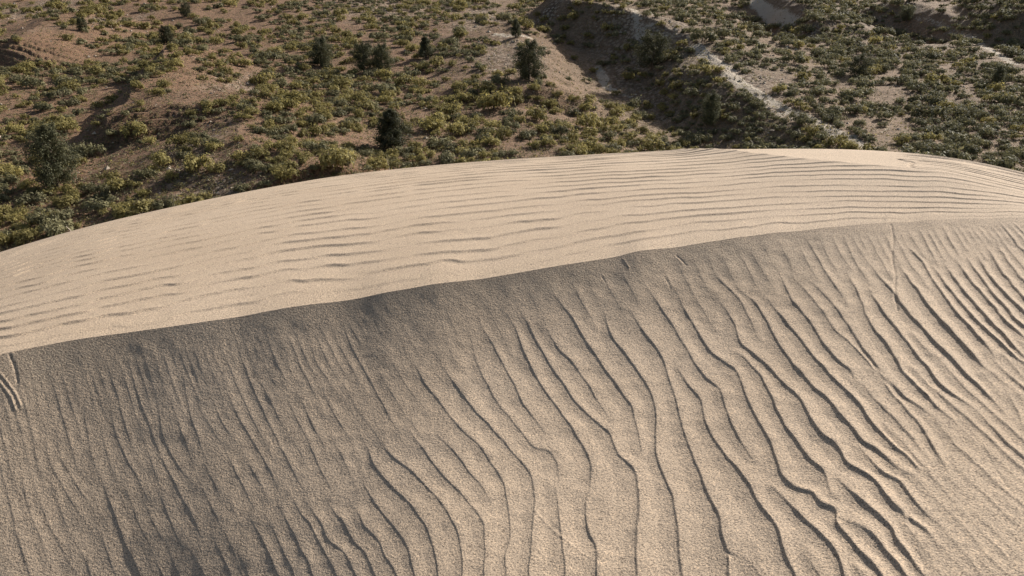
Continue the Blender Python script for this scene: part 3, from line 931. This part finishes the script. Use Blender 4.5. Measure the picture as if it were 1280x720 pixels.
CAND = 58000
cpx = RNG.uniform(-60, 1340, CAND); cpy = 1 + 400*RNG.random(CAND)**1.7
sky_y = np.interp(cpx, [p[0] for p in SKYL], [p[1] for p in SKYL])
keep = cpy < sky_y+75
cpx, cpy = cpx[keep], cpy[keep]
cx, cy, cz_ = on_hill(cpx, cpy)
ok = ~np.isnan(cx); cpx, cpy, cx, cy, cz_ = cpx[ok], cpy[ok], cx[ok], cy[ok], cz_[ok]
dens = density(cpx, cpy)
cl = fbm(cx/4.5, cy/6.5, 91, 3)+1.25*fbm(cx/1.7, cy/2.3, 95, 2)
cl = np.argsort(np.argsort(cl))/len(cl)
pale_at = grid_lookup(pale.reshape(HX.shape), cx, cy)
placed = [(s[5], s[6], s[8]) for s in SHR]
cell = {}
def put(x, y, r): cell.setdefault((int(x//4), int(y//4)), []).append((x, y, r))
def clash(x, y, r, f):
    ix, iy = int(x//4), int(y//4)
    for a in (-1, 0, 1):
        for b in (-1, 0, 1):
            for (u_, v_, q) in cell.get((ix+a, iy+b), ()):
                if (x-u_)**2+(y-v_)**2 < (f*(r+q))**2: return True
    return False
for p in placed: put(*p)
for j in JP:
    if j: put(j[3], j[4], 1.0)
for i in range(len(cpx)):
    if cl[i] > dens[i] or RNG.random() > .7: continue
    right = cpx[i] > 800 and cpy[i] < ridge_y(cpx[i])
    r = RNG.lognormal(math.log(.82), .32)*(1.02 if right else .84)*(1.18+.30*min(1, max(0, (cy[i]-95)/70)))
    r = min(max(r, .5), 2.1)
    if pale_at[i] > .3: continue
    if clash(cx[i], cy[i], r, .72): continue
    put(cx[i], cy[i], r)
    pr = .12 if right else (.62 if cpy[i] > 110 or cpx[i] < 330 else .42)
    if ell(np.array(cpx[i]), np.array(cpy[i]), 940, 150, 100, 50) : pr = .08
    kd = 'r' if RNG.random() < pr else 's'
    dist = math.sqrt(cx[i]**2+cy[i]**2+(cz_[i]-CZ)**2)
    SHR.append([cpx[i], cpy[i], 2*r*F/dist, kd, None, cx[i], cy[i], cz_[i], r])
print('shrubs', len(SHR), 'rabbit', sum(s[3] == 'r' for s in SHR))

def in_view(s):
    return -4 < s[0] < 1284 and 2 < s[1] < np.interp(s[0], [p[0] for p in SKYL], [p[1] for p in SKYL])+2

def region(px, py):
    if px > 800 and py < ridge_y(px):
        if py < 48: return 'on the upper slope at top right'
        if px < 1010: return 'on the slope behind the bare sandy ridge'
        if px < 1150: return 'in the middle of the densely covered right slope'
        return 'at the far right of the densely covered slope'
    if px > 770 and py > 45: return 'in the shaded gully left of the sandy ridge'
    sk = np.interp(px, [p[0] for p in SKYL], [p[1] for p in SKYL])
    if sk-py < 26: return 'along the far edge of the dune'
    if px < 330:
        if py < 75: return 'on the upper slope at top left'
        return 'on the reddish brown spur at left'
    if py < 48: return 'on the upper slope at top centre'
    if px < 560: return 'around the twin junipers and the pointed juniper'
    return 'on the brown flat below the tall juniper'

KIND = {'r': ('rabbitbrush_shrub', 'shrub', RAB, 'yellow-green', .85), 's': ('sagebrush_shrub', 'shrub', SAG, 'grey-green', .95)}
JNAME = {0:'the largest juniper at far left',1:'the pointed juniper behind the dune',2:'the tall juniper on bare ground',3:'the rounded juniper by the gully',4:'the lone oval juniper',
         7:'the conical juniper on white rock',8:'the small ragged juniper',9:'the upright juniper above the spur',10:'the small round top-left juniper',12:'the dim juniper in the gully',13:'the far right juniper',14:'the squat juniper on the right slope'}
view = [s for s in SHR if in_view(s)]
# shrubs that can be told by the juniper they stand next to
for k, nm in JNAME.items():
    bx, by, hp_, _, _ = JP[k]
    for side_, test in (('left of', lambda s: s[0] < bx and abs(s[1]-by) < .6*(bx-s[0])), ('right of', lambda s: s[0] > bx and abs(s[1]-by) < .6*(s[0]-bx)), ('in front of', lambda s: s[1] > by and abs(s[0]-bx) < 1.2*(s[1]-by))):
        c = sorted([s for s in view if test(s)], key=lambda s: math.hypot(s[0]-bx, s[1]-by))
        if c and c[0][4] is None and math.hypot(c[0][0]-bx, c[0][1]-by) < 70:
            c[0][4] = f'{KIND[c[0][3]][3]} shrub, the nearest one {side_} {nm}'
LIMIT = 290
things, rest = [], []
for kd in 'rs':
    v = sorted([s for s in view if s[3] == kd], key=lambda s: (s[4] is None, -s[2]))
    things += v[:LIMIT]; rest += v[LIMIT:]
rest += [s for s in SHR if not in_view(s)]
# the biggest of a kind in a region gets its own label, the others share the region's
byreg = {}
for s in things:
    if s[4] is None: byreg.setdefault((s[3], region(s[0], s[1])), []).append(s)
for (kd, rg), lst in byreg.items():
    lst.sort(key=lambda s: -s[2])
    col = KIND[kd][3]
    if len(lst) > 4:
        lst[0][4] = f'biggest {col} shrub {rg}'
        e = min(lst[1:], key=lambda s: s[0]); e[4] = f'leftmost {col} shrub {rg}'
        e = max([q for q in lst[1:] if q[4] is None], key=lambda s: s[0]); e[4] = f'rightmost {col} shrub {rg}'
    for s in lst:
        if s[4] is None: s[4] = f'{"rounded" if kd == "s" else "spiky"} {col} shrub, one of many {rg}'
def shrub_xf(s):
    r = s[8]; k = RNG.uniform(.85, 1.15)
    return RNG.uniform(0, 6.28), (r*k*1.12, r/k*1.12, r*RNG.uniform(.95, 1.35)*(1.2 if s[3] == 'r' else 1.05))
for i, s in enumerate(things):
    nm, cat, meshes, col, hgt = KIND[s[3]]
    rz, scl = shrub_xf(s)
    o = add_obj(nm, meshes[i % len(meshes)], None, (s[5], s[6], s[7]-.03), rz, scl)
    tag(o, s[4], cat, f'{col} shrubs {region(s[0], s[1])}')
# the smaller ones beyond that number: one ground-covering object per kind
def light(me_src, keep_share, seed):
    v = np.zeros(len(me_src.vertices)*3, np.float32); me_src.vertices.foreach_get('co', v); v = v.reshape(-1, 3)
    nq = 600; v = v[:nq*4].reshape(-1, 4, 3)
    sel = np.random.default_rng(seed).random(len(v)) < keep_share
    v = v[sel]; c = v.mean(1, keepdims=True)
    return c+(v-c)*1.45
for kd in 'rs':
    nm, cat, meshes, col, hgt = KIND[kd]
    L3 = [light(m, .45, i) for i, m in enumerate(meshes)]
    out = []
    for i, s in enumerate([q for q in rest if q[3] == kd]):
        rz, scl = shrub_xf(s)
        v = L3[i % 6]*np.array(scl, np.float32); c, sn = math.cos(rz), math.sin(rz)
        out.append(np.stack([v[..., 0]*c-v[..., 1]*sn+s[5], v[..., 0]*sn+v[..., 1]*c+s[6], v[..., 2]+s[7]-.03], -1))
    if not out: continue
    V = np.vstack(out).reshape(-1, 3)
    me = np_mesh('low_brush', V, np.arange(len(V)).reshape(-1, 4), [M_RABBIT if kd == 'r' else M_SAGE])
    tag(add_obj('low_brush', me), f'mass of small {col} brush covering the hillside between the larger shrubs', 'brush', kind='stuff')

# ------------------------------------------------------------------ dry grass, small tufts and stones (nobody could count them)
def scatter(n, fn):
    px = RNG.uniform(-40, 1320, n); py = RNG.uniform(1, 325, n)
    sk = np.interp(px, [p[0] for p in SKYL], [p[1] for p in SKYL])
    m = (py < sk+10) & (RNG.random(n) < fn(px, py)); px, py = px[m], py[m]
    x, y, z = on_hill(px, py); k = ~np.isnan(x)
    return px[k], py[k], x[k], y[k], z[k]
px_, py_, x, y, z = scatter(34000, lambda a, b: np.where((a > 800) & (b < ridge_y(a)), .45, .9))
n = len(x)
P = np.repeat(np.stack([x, y, z], 1), 6, 0)
sz = np.repeat(RNG.lognormal(math.log(.15), .45, n), 6)
off = RNG.normal(0, 1, (n*6, 3)); off[:, 2] = np.abs(off[:, 2])*.6
V, Fq = leaf_quads(P+off*sz[:, None]*.9, RNG.normal(0, 1, (n*6, 3)), .15, RNG, 2.4)
me = np_mesh('dry_grass', V, Fq, [M_DRY, M_SAGE, M_RABBIT], np.repeat(RNG.choice([0, 0, 0, 1, 1, 1, 2], n), 6))
tag(add_obj('dry_grass', me), 'dry straw-coloured grass and tiny tufts scattered over the brown hillside soil', 'grass', kind='stuff')

def rub_p(a, b):
    q = np.zeros_like(a)+.05
    for cx_, cy_, rx, ry in RUB: q = np.maximum(q, .95*np.exp(-((a-cx_)/rx)**2-((b-cy_)/ry)**2))
    return q
px_, py_, x, y, z = scatter(16000, rub_p)
n = len(x)
ico = np.array([[1,0,0],[-1,0,0],[0,1,0],[0,-1,0],[0,0,1],[0,0,-1]], float)
fc = np.array([[0,2,4],[2,1,4],[1,3,4],[3,0,4],[2,0,5],[1,2,5],[3,1,5],[0,3,5]])
S = np.clip(np.hypot(x, y)/140, .4, 1.2)[:, None, None]*RNG.lognormal(math.log(.17), .45, (n, 1, 1))*RNG.uniform(.6, 1.3, (n, 6, 1))*np.array([1.2, 1, .7])
an = RNG.uniform(0, 6.28, n); c, s_ = np.cos(an)[:, None], np.sin(an)[:, None]
v = ico[None]*S; v = np.stack([v[..., 0]*c-v[..., 1]*s_, v[..., 0]*s_+v[..., 1]*c, v[..., 2]], -1)+np.stack([x, y, z+.02], 1)[:, None]
me = np_mesh('rubble', v.reshape(-1, 3), (fc[None]+6*np.arange(n)[:, None, None]).reshape(-1, 3), [M_STONE])
tag(add_obj('rubble', me), 'pale angular sandstone rubble strewn over the bare upper slope', 'rubble', kind='stuff')

# ------------------------------------------------------------------ two bleached sticks standing behind the dune edge
for pts, lab in (([(93,299),(90,292),(86,287)], 'thin bleached bent stick poking up behind the left dune edge'), ([(487,218),(486,210),(484,201)], 'pale dead stalk upright behind the dune edge under the pointed juniper')):
    x, y, z = on_hill([pts[0][0]], [pts[0][1]-3])
    b = np.array([x[0], y[0], z[0]]); dist = np.linalg.norm(b-[0, 0, CZ]); m = dist/F
    path = [b+[0, 0, -.15]]+[b+np.array([(p[0]-pts[0][0])*m, 0, (pts[0][1]-p[1])*m]) for p in pts[1:]]
    tv, tf = tube([p-b for p in path], [.05, .045, .025], 6)
    tag(add_obj('dead_stick', np_mesh('dead_stick', tv, tf, [M_STRAW], smooth=True), None, tuple(b)), lab, 'stick')

# ------------------------------------------------------------------ light, sky, camera
AZ, EL = math.radians(47), math.radians(29)        # azimuth from +X toward +Y
sv = Vector((math.cos(AZ)*math.cos(EL), math.sin(AZ)*math.cos(EL), math.sin(EL)))
ld = bpy.data.lights.new('sun', 'SUN'); ld.energy = 4.6; ld.angle = math.radians(.53); ld.color = (1, .965, .915)
lo = bpy.data.objects.new('sun', ld); COL.objects.link(lo); lo.rotation_euler = sv.to_track_quat('Z', 'Y').to_euler(); lo.location = (40, 30, 90)
w = bpy.data.worlds.new('World'); sc.world = w; w.use_nodes = True
nt = w.node_tree
sky = nt.nodes.new('ShaderNodeTexSky'); sky.sky_type = 'NISHITA'; sky.sun_disc = False; sky.dust_density = 3.0; sky.ozone_density = .3
sky.sun_elevation = EL; sky.sun_rotation = math.atan2(sv.x, sv.y)
bg = nt.nodes['Background']; bg.inputs['Strength'].default_value = .062
nt.links.new(sky.outputs[0], bg.inputs['Color'])

cd = bpy.data.cameras.new('camera'); cd.sensor_width = 36; cd.lens = 36*F/1280; cd.clip_start = .05; cd.clip_end = 3000
cam = bpy.data.objects.new('camera', cd); COL.objects.link(cam)
cam.location = (0, 0, CZ); cam.rotation_euler = (math.pi/2-PITCH, 0, 0)
sc.camera = cam
sc.view_settings.view_transform = 'Standard'; sc.view_settings.look = 'None'; sc.view_settings.gamma = 1
sc.view_settings.exposure = .8
sc.cycles.max_bounces = 4; sc.cycles.diffuse_bounces = 2; sc.cycles.transparent_max_bounces = 4
